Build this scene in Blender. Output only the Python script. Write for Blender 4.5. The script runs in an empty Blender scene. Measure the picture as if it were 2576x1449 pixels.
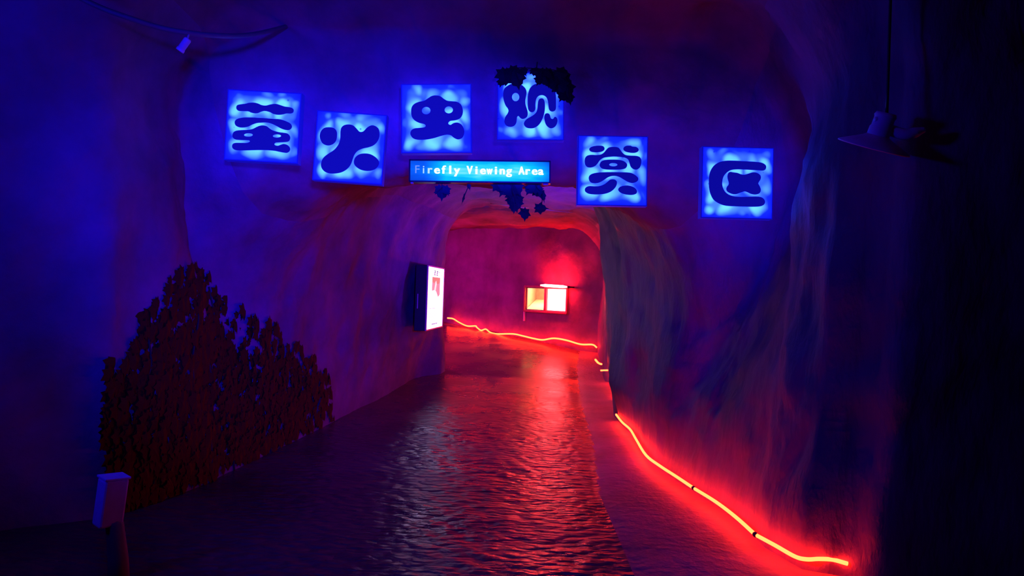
import bpy, math, random
from mathutils import Vector, Matrix, noise
import numpy as np
random.seed(7)
PI = math.pi
sc = bpy.context.scene
col = sc.collection

# ------------------------------------------------------------------ camera
W, H, F = 2576.0, 1449.0, 1860.0
EYE = Vector((0, 0, 1.6)); PITCH = math.radians(0.3); ROLL = math.radians(2.0)
fwd = Vector((0, math.cos(PITCH), math.sin(PITCH)))
up0 = Vector((0, -math.sin(PITCH), math.cos(PITCH)))
rgt0 = Vector((1, 0, 0))
rgt = rgt0 * math.cos(ROLL) + up0 * math.sin(ROLL)
upv = -rgt0 * math.sin(ROLL) + up0 * math.cos(ROLL)
cam_d = bpy.data.cameras.new('camera'); cam = bpy.data.objects.new('camera', cam_d); col.objects.link(cam)
cam_d.sensor_width = 36.0; cam_d.lens = 36.0 * F / W; cam_d.clip_start = 0.05; cam_d.clip_end = 100
M3 = Matrix((rgt, upv, -fwd)).transposed()
cam.matrix_world = Matrix.Translation(EYE) @ M3.to_4x4()
sc.camera = cam
def ray(px, py):
    return (fwd * F + rgt * (px - W / 2) + upv * (H / 2 - py)).normalized()
def at(px, py, y):                     # point on the sight line at world depth y
    d = ray(px, py); return EYE + d * (y / d.y)
def on_plane(px, py, p0, n):
    d = ray(px, py); return EYE + d * ((p0 - EYE).dot(n) / d.dot(n))

# ------------------------------------------------------------------ world, view, added ambient fill lights
w = bpy.data.worlds.new('world'); sc.world = w; w.use_nodes = True
w.node_tree.nodes['Background'].inputs[0].default_value = (0.0, 0.0, 0.004, 1)
w.node_tree.nodes['Background'].inputs[1].default_value = 0.3
sc.view_settings.view_transform = 'Standard'; sc.view_settings.look = 'None'
sc.view_settings.gamma = 1.0; sc.view_settings.exposure = 0.0
sc.cycles.use_denoising = True
sc.cycles.max_bounces = 4
sc.cycles.sample_clamp_indirect = 6.0
def lamp(name, kind, loc, color, power, size=0.1, target=None, spot=1.2):
    d = bpy.data.lights.new(name, kind); d.color = color; d.energy = power
    if kind in ('POINT', 'SPOT'): d.shadow_soft_size = size
    if kind == 'SPOT': d.spot_size = spot; d.spot_blend = 0.8
    o = bpy.data.objects.new(name, d); col.objects.link(o); o.location = loc
    if target is not None:
        o.rotation_euler = (Vector(target) - Vector(loc)).to_track_quat('-Z', 'Y').to_euler()
    return o
BLUE = (0.012, 0.006, 1.0)
lamp('blue_left_fill', 'SPOT', (-3.3, 2.0, 2.6), BLUE, 240, 0.25, (-1.0, 6.0, 2.6), 2.0)          # unseen blue spot added left of the view for the ambient blue

lamp('blue_passage_fill', 'SPOT', (0.7, -2.0, 2.05), BLUE, 4300, 0.2, (-2.2, 9.0, 1.95), 0.56)   # second added blue fill, behind the viewer, aimed at the passage
lamp('blue_jamb_fill', 'SPOT', (1.40, 10.4, 1.5), (0.06, 0.01, 1.0), 330, 0.08, (-0.3, 11.2, 3.0), 1.9)          # blue fill added behind the right jamb of the portal to tint the ceiling
lamp('violet_bend_fill', 'POINT', (-3.2, 15.6, 2.5), (1.0, 0.012, 0.40), 320, 0.2)      # unseen violet fill added round the left bend of the passage
# ------------------------------------------------------------------ materials
def new_mat(name):
    m = bpy.data.materials.new(name); m.use_nodes = True
    return m, m.node_tree.nodes, m.node_tree.links, m.node_tree.nodes['Principled BSDF']
def plain(name, base, rough=0.6, metal=0.0, spec=0.5):
    m, n, l, b = new_mat(name)
    t = n.new('ShaderNodeTexNoise'); t.inputs['Scale'].default_value = 14; t.inputs['Detail'].default_value = 4
    r = n.new('ShaderNodeValToRGB')
    r.color_ramp.elements[0].color = (*[c * 0.75 for c in base], 1); r.color_ramp.elements[1].color = (*[min(1, c * 1.2) for c in base], 1)
    c = n.new('ShaderNodeTexCoord'); l.new(c.outputs['Object'], t.inputs['Vector'])
    l.new(t.outputs['Fac'], r.inputs['Fac']); l.new(r.outputs['Color'], b.inputs['Base Color'])
    b.inputs['Roughness'].default_value = rough; b.inputs['Metallic'].default_value = metal
    b.inputs['Specular IOR Level'].default_value = spec
    return m
def emit(name, color, strength, base=(0.02, 0.02, 0.02)):
    m, n, l, b = new_mat(name)
    b.inputs['Base Color'].default_value = (*base, 1)
    b.inputs['Emission Color'].default_value = (*color, 1); b.inputs['Emission Strength'].default_value = strength
    return m
def rock(name, dark, light, scale=1.0, bump=0.35, rough=0.85, stretch=1.0, spec=0.25):
    m, n, l, b = new_mat(name)
    c = n.new('ShaderNodeTexCoord'); mp = n.new('ShaderNodeMapping'); mp.inputs['Scale'].default_value = (scale, scale, scale * stretch)
    l.new(c.outputs['Object'], mp.inputs['Vector'])
    a = n.new('ShaderNodeTexNoise'); a.inputs['Scale'].default_value = 1.3; a.inputs['Detail'].default_value = 9; a.inputs['Roughness'].default_value = 0.6
    l.new(mp.outputs[0], a.inputs['Vector'])
    r = n.new('ShaderNodeValToRGB'); r.color_ramp.elements[0].position = 0.3; r.color_ramp.elements[1].position = 0.72
    r.color_ramp.elements[0].color = (*dark, 1); r.color_ramp.elements[1].color = (*light, 1)
    l.new(a.outputs['Fac'], r.inputs['Fac']); l.new(r.outputs['Color'], b.inputs['Base Color'])
    f = n.new('ShaderNodeTexNoise'); f.inputs['Scale'].default_value = 9; f.inputs['Detail'].default_value = 8; f.inputs['Roughness'].default_value = 0.55
    l.new(mp.outputs[0], f.inputs['Vector'])
    bp = n.new('ShaderNodeBump'); bp.inputs['Strength'].default_value = bump; bp.inputs['Distance'].default_value = 0.05
    l.new(f.outputs['Fac'], bp.inputs['Height']); l.new(bp.outputs[0], b.inputs['Normal'])
    b.inputs['Roughness'].default_value = rough; b.inputs['Specular IOR Level'].default_value = spec
    return m
M = {}
M['wall'] = rock('cave_wall', (0.13, 0.065, 0.12), (0.27, 0.13, 0.27))
M['wall_r'] = rock('cave_wall_chiselled', (0.13, 0.06, 0.115), (0.29, 0.135, 0.26), 1.0, 0.55, 0.6, 0.45, 0.4)
M['ceil'] = rock('cave_ceiling', (0.15, 0.07, 0.10), (0.34, 0.15, 0.23), 1.0, 0.3)
M['enamel'] = plain('lamp_enamel', (0.7, 0.66, 0.9), 0.5)
M['pipe'] = plain('grey_pipe', (0.10, 0.09, 0.12), 0.6)
M['black'] = plain('black_metal', (0.02, 0.02, 0.025), 0.4)
M['metal'] = plain('painted_metal', (0.35, 0.33, 0.36), 0.45, 0.2)
M['pale'] = plain('pale_plastic', (0.6, 0.55, 0.6), 0.5)
M['leaf'] = plain('dark_leaf', (0.012, 0.018, 0.03), 0.55, 0.0, 0.3)
M['stem'] = plain('vine_stem', (0.02, 0.015, 0.015), 0.8)
M['cream'] = plain('booth_plaster', (0.62, 0.40, 0.26), 0.8)
M['counter'] = plain('booth_counter', (0.85, 0.82, 0.55), 0.6)
M['frame'] = plain('window_frame', (0.34, 0.10, 0.10), 0.45)
# red LED, driven so hard that its core reads yellow-white
M['led'] = emit('red_led_rope', (1.0, 0.021, 0.005), 38.0)
M['tube'] = emit('red_tube_light', (1.0, 0.011, 0.011), 340.0)
M['side'] = emit('acrylic_side', (0.006, 0.008, 1.0), 0.35, (0.02, 0.02, 0.2))
M['back'] = emit('sign_back_glow', (0.006, 0.006, 1.0), 9.0, (0.02, 0.02, 0.2))
M['glyph'] = emit('blue_film_character', (0.008, 0.008, 1.0), 0.33, (0.004, 0.004, 0.04))
def floor_mat():
    m, n, l, b = new_mat('wet_stone_floor')
    c = n.new('ShaderNodeTexCoord')
    mp = n.new('ShaderNodeMapping'); mp.inputs['Scale'].default_value = (0.75, 1.5, 1.0); l.new(c.outputs['Object'], mp.inputs['Vector'])
    a = n.new('ShaderNodeTexNoise'); a.inputs['Scale'].default_value = 1.1; a.inputs['Detail'].default_value = 8
    l.new(c.outputs['Object'], a.inputs['Vector'])
    r = n.new('ShaderNodeValToRGB'); r.color_ramp.elements[0].position = 0.3; r.color_ramp.elements[1].position = 0.7
    r.color_ramp.elements[0].color = (0.075, 0.03, 0.026, 1); r.color_ramp.elements[1].color = (0.19, 0.075, 0.065, 1)
    l.new(a.outputs['Fac'], r.inputs['Fac']); l.new(r.outputs['Color'], b.inputs['Base Color'])
    f = n.new('ShaderNodeTexNoise'); f.inputs['Scale'].default_value = 11; f.inputs['Detail'].default_value = 5; f.inputs['Roughness'].default_value = 0.55
    l.new(mp.outputs[0], f.inputs['Vector'])
    bp = n.new('ShaderNodeBump'); bp.inputs['Strength'].default_value = 0.55; bp.inputs['Distance'].default_value = 0.02
    ds_ = n.new('ShaderNodeVectorMath'); ds_.operation = 'MULTIPLY_ADD'; ds_.inputs[1].default_value = (0.10, 0.10, 0.0); l.new(f.outputs['Color'], ds_.inputs[0]); l.new(mp.outputs[0], ds_.inputs[2])
    vo = n.new('ShaderNodeTexVoronoi'); vo.feature = 'SMOOTH_F1'; vo.inputs['Scale'].default_value = 12; vo.inputs['Smoothness'].default_value = 0.35; l.new(ds_.outputs[0], vo.inputs['Vector'])
    hh = n.new('ShaderNodeMath'); hh.operation = 'MULTIPLY_ADD'; hh.inputs[1].default_value = -1.1; l.new(vo.outputs['Distance'], hh.inputs[0]); l.new(f.outputs['Fac'], hh.inputs[2])
    l.new(hh.outputs[0], bp.inputs['Height']); l.new(bp.outputs[0], b.inputs['Normal'])
    sy = n.new('ShaderNodeSeparateXYZ'); gx = n.new('ShaderNodeNewGeometry'); l.new(gx.outputs['Position'], sy.inputs[0])   # bump strength fades further in
    fy = n.new('ShaderNodeMapRange'); fy.inputs[1].default_value = 7.5; fy.inputs[2].default_value = 13.0; fy.inputs[3].default_value = 0.60; fy.inputs[4].default_value = 0.14
    l.new(sy.outputs['Y'], fy.inputs[0]); l.new(fy.outputs[0], bp.inputs['Strength'])
    rr = n.new('ShaderNodeMapRange'); rr.inputs[1].default_value = 0.35; rr.inputs[2].default_value = 0.65; rr.inputs[3].default_value = 0.20; rr.inputs[4].default_value = 0.36
    l.new(a.outputs['Fac'], rr.inputs[0]); l.new(rr.outputs[0], b.inputs['Roughness'])
    b.inputs['Specular IOR Level'].default_value = 0.5
    return m
M['floor'] = floor_mat()
M['apron'] = rock('concrete_apron', (0.22, 0.10, 0.13), (0.40, 0.18, 0.25), 1.5, 0.3, 0.5, 1.0, 0.4)
def sign_mat(name, seed, grid=3.4):
    """Acrylic front with the hot spots of an LED grid painted into its emission."""
    m, n, l, b = new_mat(name)
    c = n.new('ShaderNodeTexCoord')
    nz = n.new('ShaderNodeTexNoise'); nz.noise_dimensions = '4D'; nz.inputs['W'].default_value = seed; nz.inputs['Scale'].default_value = 2.6; nz.inputs['Detail'].default_value = 1
    l.new(c.outputs['Generated'], nz.inputs['Vector'])
    sub = n.new('ShaderNodeVectorMath'); sub.operation = 'SUBTRACT'; sub.inputs[1].default_value = (0.5, 0.5, 0.5); l.new(nz.outputs['Color'], sub.inputs[0])
    scl = n.new('ShaderNodeVectorMath'); scl.operation = 'SCALE'; scl.inputs['Scale'].default_value = 1.0; l.new(sub.outputs[0], scl.inputs[0])
    mul = n.new('ShaderNodeVectorMath'); mul.operation = 'SCALE'; mul.inputs['Scale'].default_value = grid; l.new(c.outputs['Generated'], mul.inputs[0])
    add = n.new('ShaderNodeVectorMath'); add.operation = 'ADD'; l.new(mul.outputs[0], add.inputs[0]); l.new(scl.outputs[0], add.inputs[1])
    fr = n.new('ShaderNodeVectorMath'); fr.operation = 'FRACTION'; l.new(add.outputs[0], fr.inputs[0])
    s2 = n.new('ShaderNodeVectorMath'); s2.operation = 'SUBTRACT'; s2.inputs[1].default_value = (0.5, 0.5, 0.5); l.new(fr.outputs[0], s2.inputs[0])
    fl = n.new('ShaderNodeVectorMath'); fl.operation = 'MULTIPLY'; fl.inputs[1].default_value = (1, 0, 1); l.new(s2.outputs[0], fl.inputs[0])
    ln = n.new('ShaderNodeVectorMath'); ln.operation = 'LENGTH'; l.new(fl.outputs[0], ln.inputs[0])
    mr = n.new('ShaderNodeMapRange'); mr.interpolation_type = 'SMOOTHERSTEP'; mr.inputs[1].default_value = 0.60; mr.inputs[2].default_value = 0.0; l.new(ln.outputs['Value'], mr.inputs[0])
    # LED glow painted into the emission, dimmer near the edge of the box
    sx = n.new('ShaderNodeSeparateXYZ'); l.new(c.outputs['Generated'], sx.inputs[0])
    def edge(out):
        pp = n.new('ShaderNodeMath'); pp.operation = 'PINGPONG'; pp.inputs[1].default_value = 0.5; l.new(out, pp.inputs[0])
        q = n.new('ShaderNodeMapRange'); q.interpolation_type = 'SMOOTHSTEP'; q.inputs[1].default_value = -0.05; q.inputs[2].default_value = 0.16; l.new(pp.outputs[0], q.inputs[0]); return q.outputs[0]
    em = n.new('ShaderNodeMath'); em.operation = 'MULTIPLY'; l.new(edge(sx.outputs['X']), em.inputs[0]); l.new(edge(sx.outputs['Z']), em.inputs[1])
    n2 = n.new('ShaderNodeTexNoise'); n2.noise_dimensions = '4D'; n2.inputs['W'].default_value = seed + 9; n2.inputs['Scale'].default_value = 2.2; l.new(c.outputs['Generated'], n2.inputs['Vector']); scl.inputs['Scale'].default_value = 1.7
    k = n.new('ShaderNodeMapRange'); k.inputs[1].default_value = 0.3; k.inputs[2].default_value = 0.6; k.inputs[3].default_value = 0.45; k.inputs[4].default_value = 1.0; l.new(n2.outputs['Fac'], k.inputs[0])
    a1 = n.new('ShaderNodeMath'); a1.operation = 'MULTIPLY_ADD'; a1.inputs[1].default_value = 0.70; a1.inputs[2].default_value = 0.30; l.new(mr.outputs[0], a1.inputs[0])
    a2 = n.new('ShaderNodeMath'); a2.operation = 'MULTIPLY'; l.new(a1.outputs[0], a2.inputs[0]); l.new(em.outputs[0], a2.inputs[1])
    a3 = n.new('ShaderNodeMath'); a3.operation = 'MULTIPLY'; l.new(a2.outputs[0], a3.inputs[0]); l.new(k.outputs[0], a3.inputs[1])
    r = n.new('ShaderNodeValToRGB'); e = r.color_ramp.elements
    e[0].position = 0.02; e[0].color = (0.0006, 0.0012, 0.45, 1); e[1].position = 0.85; e[1].color = (0.026, 0.115, 1, 1)
    x = e.new(0.14); x.color = (0.0009, 0.004, 0.85, 1); x = e.new(0.32); x.color = (0.011, 0.040, 1, 1); x = e.new(0.55); x.color = (0.020, 0.085, 1, 1)
    l.new(a3.outputs[0], r.inputs['Fac'])
    # specks of dirt stuck to the front
    v = n.new('ShaderNodeTexVoronoi'); v.inputs['Scale'].default_value = 5.0; v.inputs['Randomness'].default_value = 1.0
    ad = n.new('ShaderNodeVectorMath'); ad.operation = 'ADD'; ad.inputs[1].default_value = (seed, 0, seed * 2); l.new(c.outputs['Generated'], ad.inputs[0]); l.new(ad.outputs[0], v.inputs['Vector'])
    sp = n.new('ShaderNodeMapRange'); sp.inputs[1].default_value = 0.04; sp.inputs[2].default_value = 0.09; sp.inputs[3].default_value = 0.35; l.new(v.outputs['Distance'], sp.inputs[0])
    mx = n.new('ShaderNodeVectorMath'); mx.operation = 'SCALE'; l.new(r.outputs['Color'], mx.inputs[0]); l.new(sp.outputs[0], mx.inputs['Scale'])
    l.new(mx.outputs[0], b.inputs['Emission Color']); b.inputs['Emission Strength'].default_value = 7.0
    b.inputs['Base Color'].default_value = (0.02, 0.02, 0.06, 1); b.inputs['Roughness'].default_value = 0.4
    return m

# ------------------------------------------------------------------ object helpers
WL = {}
def tag(o, label=None, cat=None, group=None, kind=None):
    if label: o['label'] = label
    if cat: o['category'] = cat
    if group: o['group'] = group
    if kind: o['kind'] = kind
    return o
def empty(name, loc):
    o = bpy.data.objects.new(name, None); o.empty_display_size = 0.1; col.objects.link(o); o.location = loc; WL[o] = Vector(loc); return o
def obj(name, vf, mat, parent=None, smooth=False, origin=None):
    v, f = vf
    v = [Vector(p) for p in v]
    if parent is None:
        if origin is None:
            lo = [min(p[i] for p in v) for i in range(3)]; hi = [max(p[i] for p in v) for i in range(3)]
            origin = Vector(((lo[0] + hi[0]) / 2, (lo[1] + hi[1]) / 2, lo[2]))
        base = Vector(origin)
    else:
        base = WL[parent]
    me = bpy.data.meshes.new(name); me.from_pydata([p - base for p in v], [], f); me.update()
    if smooth: me.polygons.foreach_set('use_smooth', [True] * len(me.polygons))
    me.materials.append(M[mat] if isinstance(mat, str) else mat)
    o = bpy.data.objects.new(name, me); col.objects.link(o); WL[o] = base
    if parent is None: o.location = base
    else: o.parent = parent
    return o
def recalc(o):
    import bmesh
    bm = bmesh.new(); bm.from_mesh(o.data); bmesh.ops.recalc_face_normals(bm, faces=bm.faces); bm.to_mesh(o.data); bm.free(); return o
def merge(*parts):
    V, Fc = [], []
    for v, f in parts:
        k = len(V); V += list(v); Fc += [tuple(i + k for i in q) for q in f]
    return V, Fc
def box_uv(c, u, v, n, hu, hv, hn, bev=0.0):
    """Box centred at c with half sizes along the unit axes u, v, n, its edges bevelled when bev > 0."""
    if bev <= 0:
        V = [c + u * (sx * hu) + v * (sy * hv) + n * (sz * hn) for sx in (-1, 1) for sy in (-1, 1) for sz in (-1, 1)]
        return V, [(0, 1, 3, 2), (4, 6, 7, 5), (0, 4, 5, 1), (2, 3, 7, 6), (0, 2, 6, 4), (1, 5, 7, 3)]
    import bmesh
    bm = bmesh.new(); bmesh.ops.create_cube(bm, size=2.0)
    for p in bm.verts: p.co = Vector((p.co.x * hu, p.co.y * hv, p.co.z * hn))
    bmesh.ops.bevel(bm, geom=bm.edges[:], offset=bev, segments=2, affect='EDGES', profile=0.5)
    bm.verts.index_update()
    V = [c + u * p.co.x + v * p.co.y + n * p.co.z for p in bm.verts]; Fc = [tuple(q.index for q in f.verts) for f in bm.faces]
    bm.free(); return V, Fc
X, Y, Z = Vector((1, 0, 0)), Vector((0, 1, 0)), Vector((0, 0, 1))
def smooth_path(pts, n=6):
    P = [Vector(p) for p in pts]; P = [P[0] * 2 - P[1]] + P + [P[-1] * 2 - P[-2]]; out = []
    for i in range(1, len(P) - 2):
        for k in range(n):
            t = k / n; a, b, c, d = P[i - 1], P[i], P[i + 1], P[i + 2]
            out.append(0.5 * ((2 * b) + (c - a) * t + (2 * a - 5 * b + 4 * c - d) * t * t + (3 * b - a - 3 * c + d) * t ** 3))
    return out + [P[-2]]
def tube(pts, r, seg=8):
    V, Fc = [], []
    n = len(pts)
    R = r if isinstance(r, (list, tuple)) else [r] * n
    prev = None
    for i, p in enumerate(pts):
        t = (pts[min(i + 1, n - 1)] - pts[max(i - 1, 0)]).normalized()
        a = prev if prev is not None else (Z if abs(t.z) < 0.9 else X)
        s = t.cross(a).normalized(); q = s.cross(t).normalized(); prev = q
        for k in range(seg):
            th = 2 * PI * k / seg; V.append(p + s * (math.cos(th) * R[i]) + q * (math.sin(th) * R[i]))
    for i in range(n - 1):
        for k in range(seg):
            Fc.append((i * seg + k, i * seg + (k + 1) % seg, (i + 1) * seg + (k + 1) % seg, (i + 1) * seg + k))
    Fc.append(tuple(range(seg - 1, -1, -1))); Fc.append(tuple((n - 1) * seg + k for k in range(seg)))
    return V, Fc
def lathe(c, axis, prof, seg=24):
    """Surface of revolution: prof is [(along axis, radius)]."""
    axis = axis.normalized(); s = axis.cross(Y if abs(axis.y) < 0.9 else X).normalized(); q = axis.cross(s)
    V, Fc = [], []
    for h, r in prof:
        for k in range(seg):
            th = 2 * PI * k / seg; V.append(c + axis * h + s * (r * math.cos(th)) + q * (r * math.sin(th)))
    for i in range(len(prof) - 1):
        for k in range(seg):
            Fc.append((i * seg + k, i * seg + (k + 1) % seg, (i + 1) * seg + (k + 1) % seg, (i + 1) * seg + k))
    return V, Fc
def curve_mesh(data):
    o = bpy.data.objects.new('temporary', data); col.objects.link(o)
    dg = bpy.context.evaluated_depsgraph_get(); me = bpy.data.meshes.new_from_object(o.evaluated_get(dg))
    V = [v.co.copy() for v in me.vertices]; Fc = [tuple(p.vertices) for p in me.polygons]
    bpy.data.objects.remove(o); bpy.data.curves.remove(data); bpy.data.meshes.remove(me)
    return V, Fc
def fill2d(loops, depth):
    d = bpy.data.curves.new('temporary', 'CURVE'); d.dimensions = '2D'; d.fill_mode = 'BOTH'; d.extrude = depth
    for lp in loops:
        s = d.splines.new('POLY'); s.points.add(len(lp) - 1); s.use_cyclic_u = True
        for i, (x, y) in enumerate(lp): s.points[i].co = (x, y, 0, 1)
    return curve_mesh(d)
def closed(pts, n=5):
    P = [Vector((x, y, 0)) for x, y in pts]; m = len(P); out = []
    for i in range(m):
        a, b, c, d = P[i - 1], P[i], P[(i + 1) % m], P[(i + 2) % m]
        for k in range(n):
            t = k / n
            q = 0.5 * ((2 * b) + (c - a) * t + (2 * a - 5 * b + 4 * c - d) * t * t + (3 * b - a - 3 * c + d) * t ** 3)
            out.append((q.x, q.y))
    return out

# ------------------------------------------------------------------ cave shell
def lerp_table(tab, y):
    if y <= tab[0][0]: return tab[0][1:]
    for a, b in zip(tab, tab[1:]):
        if y <= b[0]:
            t = (y - a[0]) / max(1e-6, b[0] - a[0])
            return tuple(p + (q - p) * t for p, q in zip(a[1:], b[1:]))
    return tab[-1][1:]
FZ = [(-6, 0.0), (10.6, 0.0), (11.2, 0.015), (13.0, 0.10), (15.2, 0.40), (18.6, 0.77), (24.5, 1.2)]
SEGA = [(2132, 1418), (2095, 1408), (2060, 1406), (2030, 1407), (2000, 1400), (1950, 1372), (1900, 1345), (1850, 1300), (1800, 1262), (1745, 1228), (1700, 1198), (1660, 1172), (1625, 1145), (1600, 1105), (1585, 1080), (1565, 1062), (1550, 1043)]
FOOT = sorted((p.y, p.x) for p in [on_plane(x, y, Vector((0, 0, 0.11)), Vector((0, 0, 1))) for x, y in SEGA])
def fz(y): return lerp_table([(a, b) for a, b in FZ], y)[0]
#        y     xl     xr   leanL leanR  top   RL   RR
SEC = [(-5.0, -4.2,  3.7,  0.10, 0.10, 4.20, 1.3, 1.3),
       (3.30, -4.2,  3.7,  0.10, 0.10, 4.20, 1.3, 1.3),
       (3.80, -4.0,  3.6,  0.10, 0.10, 4.12, 1.3, 1.3),
       (4.00, -3.9,  3.3,  0.10, 0.10, 4.10, 1.3, 1.3),
       (4.10, -3.8,  2.10, 0.12, 0.16, 4.08, 1.3, 1.2),
       (4.50, -3.35, 2.05, 0.12, 0.22, 4.00, 1.2, 1.2),
       (4.95, -2.62, 1.93, 0.15, 0.35, 3.95, 1.1, 1.2),
       (5.60, -2.42, 1.72, 0.30, 0.62, 3.85, 1.0, 1.1),
       (5.92, -2.33, 1.66, 0.40, 0.65, 3.66, 0.9, 1.1),
       (6.02, -2.32, 1.65, 0.40, 0.60, 3.32, 1.0, 1.15),
       (6.14, -2.30, 1.63, 0.38, 0.52, 2.98, 1.15, 1.2),
       (6.28, -2.28, 1.62, 0.35, 0.44, 2.74, 1.2, 1.25),
       (6.50, -2.26, 1.60, 0.30, 0.36, 2.61, 1.25, 1.3),
       (6.80, -2.23, 1.58, 0.22, 0.26, 2.60, 1.3, 1.3),
       (7.20, -2.20, 1.54, 0.12, 0.15, 2.70, 1.3, 1.3),
       (8.30, -2.08, 1.47, 0.02, 0.00, 2.95, 1.2, 1.2),
       (9.75, -1.97, 1.44, -.18, -.27, 3.12, 1.1, 0.9),
       (9.95, -1.95, 1.56, -.20, 0.05, 3.12, 1.1, 0.9),
       (11.2, -1.80, 1.66, -.34, 0.05, 3.10, 1.0, 0.9),
       (12.3, -1.66, 1.80, -.36, 0.02, 3.10, 1.0, 0.9),
       (12.5, -1.62, 1.84, -.36, 0.02, 3.10, 1.0, 0.9),
       (12.75, -1.50, 1.66, -.28, 0.0, 3.10, 1.0, 0.9),
       (13.05, -1.22, 1.67, -.05, 0.0, 3.09, 0.8, 0.9),
       (13.25, -1.16, 1.68, 0.00, 0.0, 3.08, 0.7, 0.9),
       (13.5, -1.25, 1.72, 0.0, 0.05, 3.06, 0.7, 0.9),
       (13.9, -5.5, 1.74, 0.0, 0.05, 3.04, 1.0, 0.9),
       (14.6, -6.0, 1.78, 0.0, 0.05, 3.02, 1.0, 0.9),
       (15.3, -6.0, 1.80, 0.0, 0.05, 3.02, 1.0, 0.9),
       (24.5, -6.0, 1.90, 0.0, 0.05, 3.30, 1.0, 0.9)]
ys = []
for a, b in zip(SEC, SEC[1:]):
    dmax = max(abs(a[i] - b[i]) for i in (0, 1, 2, 5))
    step = 0.075 if 3.3 <= a[0] < 13.5 else 0.22
    k = max(1, math.ceil(dmax / step)); ys += [a[0] + (b[0] - a[0]) * i / k for i in range(k)]
ys.append(24.5)
NW, NE, NC = 52, 28, 56
def profile(y):
    xl, xr, ll, lr, top, RL, RR = lerp_table(SEC, y); f = fz(y) - 0.12; P = []
    if 4.12 <= y <= 9.8: xr = lerp_table(FOOT, y)[0] + 0.06
    top = max(top, fz(y) + 2.2)
    ax = xl - ll; rxl = RL * 0.85; bx = xr + lr; rxr = RR * 0.85
    for i in range(NW): t = i / NW; P.append((xl + (ax - xl) * t, f + (top - RL - f) * t))
    for i in range(NE): t = i / NE * PI / 2; P.append((ax + rxl * (1 - math.cos(t)), top - RL + RL * math.sin(t)))
    for i in range(NC + 1): t = i / NC; P.append((ax + rxl + (bx - rxr - ax - rxl) * t, top))
    for i in range(1, NE + 1): t = (1 - i / NE) * PI / 2; P.append((bx - rxr * (1 - math.cos(t)), top - RR + RR * math.sin(t)))
    for i in range(1, NW + 1): t = 1 - i / NW; P.append((xr + (bx - xr) * t, f + (top - RR - f) * t))
    return P
G = np.array([[(x, y, z) for x, z in profile(y)] for y in ys])
du = np.gradient(G, axis=0); dv = np.gradient(G, axis=1)
for _ in range(2):
    du[1:-1] = (du[:-2] + 2 * du[1:-1] + du[2:]) / 4
N = np.cross(du, dv); N /= np.maximum(np.linalg.norm(N, axis=2, keepdims=True), 1e-9)
if N[len(ys) // 3, NW + NE + NC // 2, 2] < 0: N = -N            # outwards: up at the ceiling
def fbm(p, o): return noise.fractal(p, 0.9, 2.1, o, noise_basis='PERLIN_ORIGINAL')
nv = G.shape[1]
for i in range(G.shape[0]):
    for j in range(nv):
        x, y, z = G[i, j]
        right = j > nv - NW - NE
        big = fbm(Vector((x * .7, y * .7, z * .6)), 3) * 0.10
        mid = fbm(Vector((x * 2.3 + 9, y * 2.3, z * (1.1 if right else 2.0))), 4) * (0.05 if right else 0.038)
        fine = noise.ridged_multi_fractal(Vector((x * 5, y * 5 + 3, z * (2.2 if right else 4.2))), 0.9, 2.2, 4, 1.0, 2.0, noise_basis='PERLIN_ORIGINAL') * (0.020 if right else 0.010)
        a = 1.0
        if y > 12.2 and right: a = 0.5
        if 9.3 < y < 10.1 and right: a = 0.6
        h = min(1.0, max(0.0, (z - fz(y)) / 0.7)); a *= 0.18 + 0.82 * h * h * (3 - 2 * h) if (right or j < NW + NE) else 1.0
        G[i, j] += N[i, j] * (big + mid - fine) * a
def shell(name, j0, j1, mat):
    sub = G[:, j0:j1 + 1]; m = sub.shape[1]
    V = [tuple(p) for p in sub.reshape(-1, 3)]
    Fc = [(i * m + j, (i + 1) * m + j, (i + 1) * m + j + 1, i * m + j + 1) for i in range(len(ys) - 1) for j in range(m - 1)]
    return tag(obj(name, (V, Fc), mat, None, True), kind='structure')
jl = NW + NE // 2; jr = nv - 1 - NW - NE // 2
shell('wall_left', 0, jl, 'wall'); shell('ceiling', jl, jr, 'ceil'); shell('wall_right', jr, nv - 1, 'wall_r')

# end of the chamber behind the viewer
V, Fc = [], []
for i in range(25):
    for j in range(14):
        p = Vector((-4.6 + 9.0 * i / 24, -4.85, -0.1 + 4.5 * j / 13)); p.y += fbm(p * 0.9, 3) * 0.15; V.append(p)
Fc = [(i * 14 + j, i * 14 + j + 1, (i + 1) * 14 + j + 1, (i + 1) * 14 + j) for i in range(24) for j in range(13)]
tag(obj('wall_rear', (V, Fc), 'wall', None, True), kind='structure')

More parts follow.
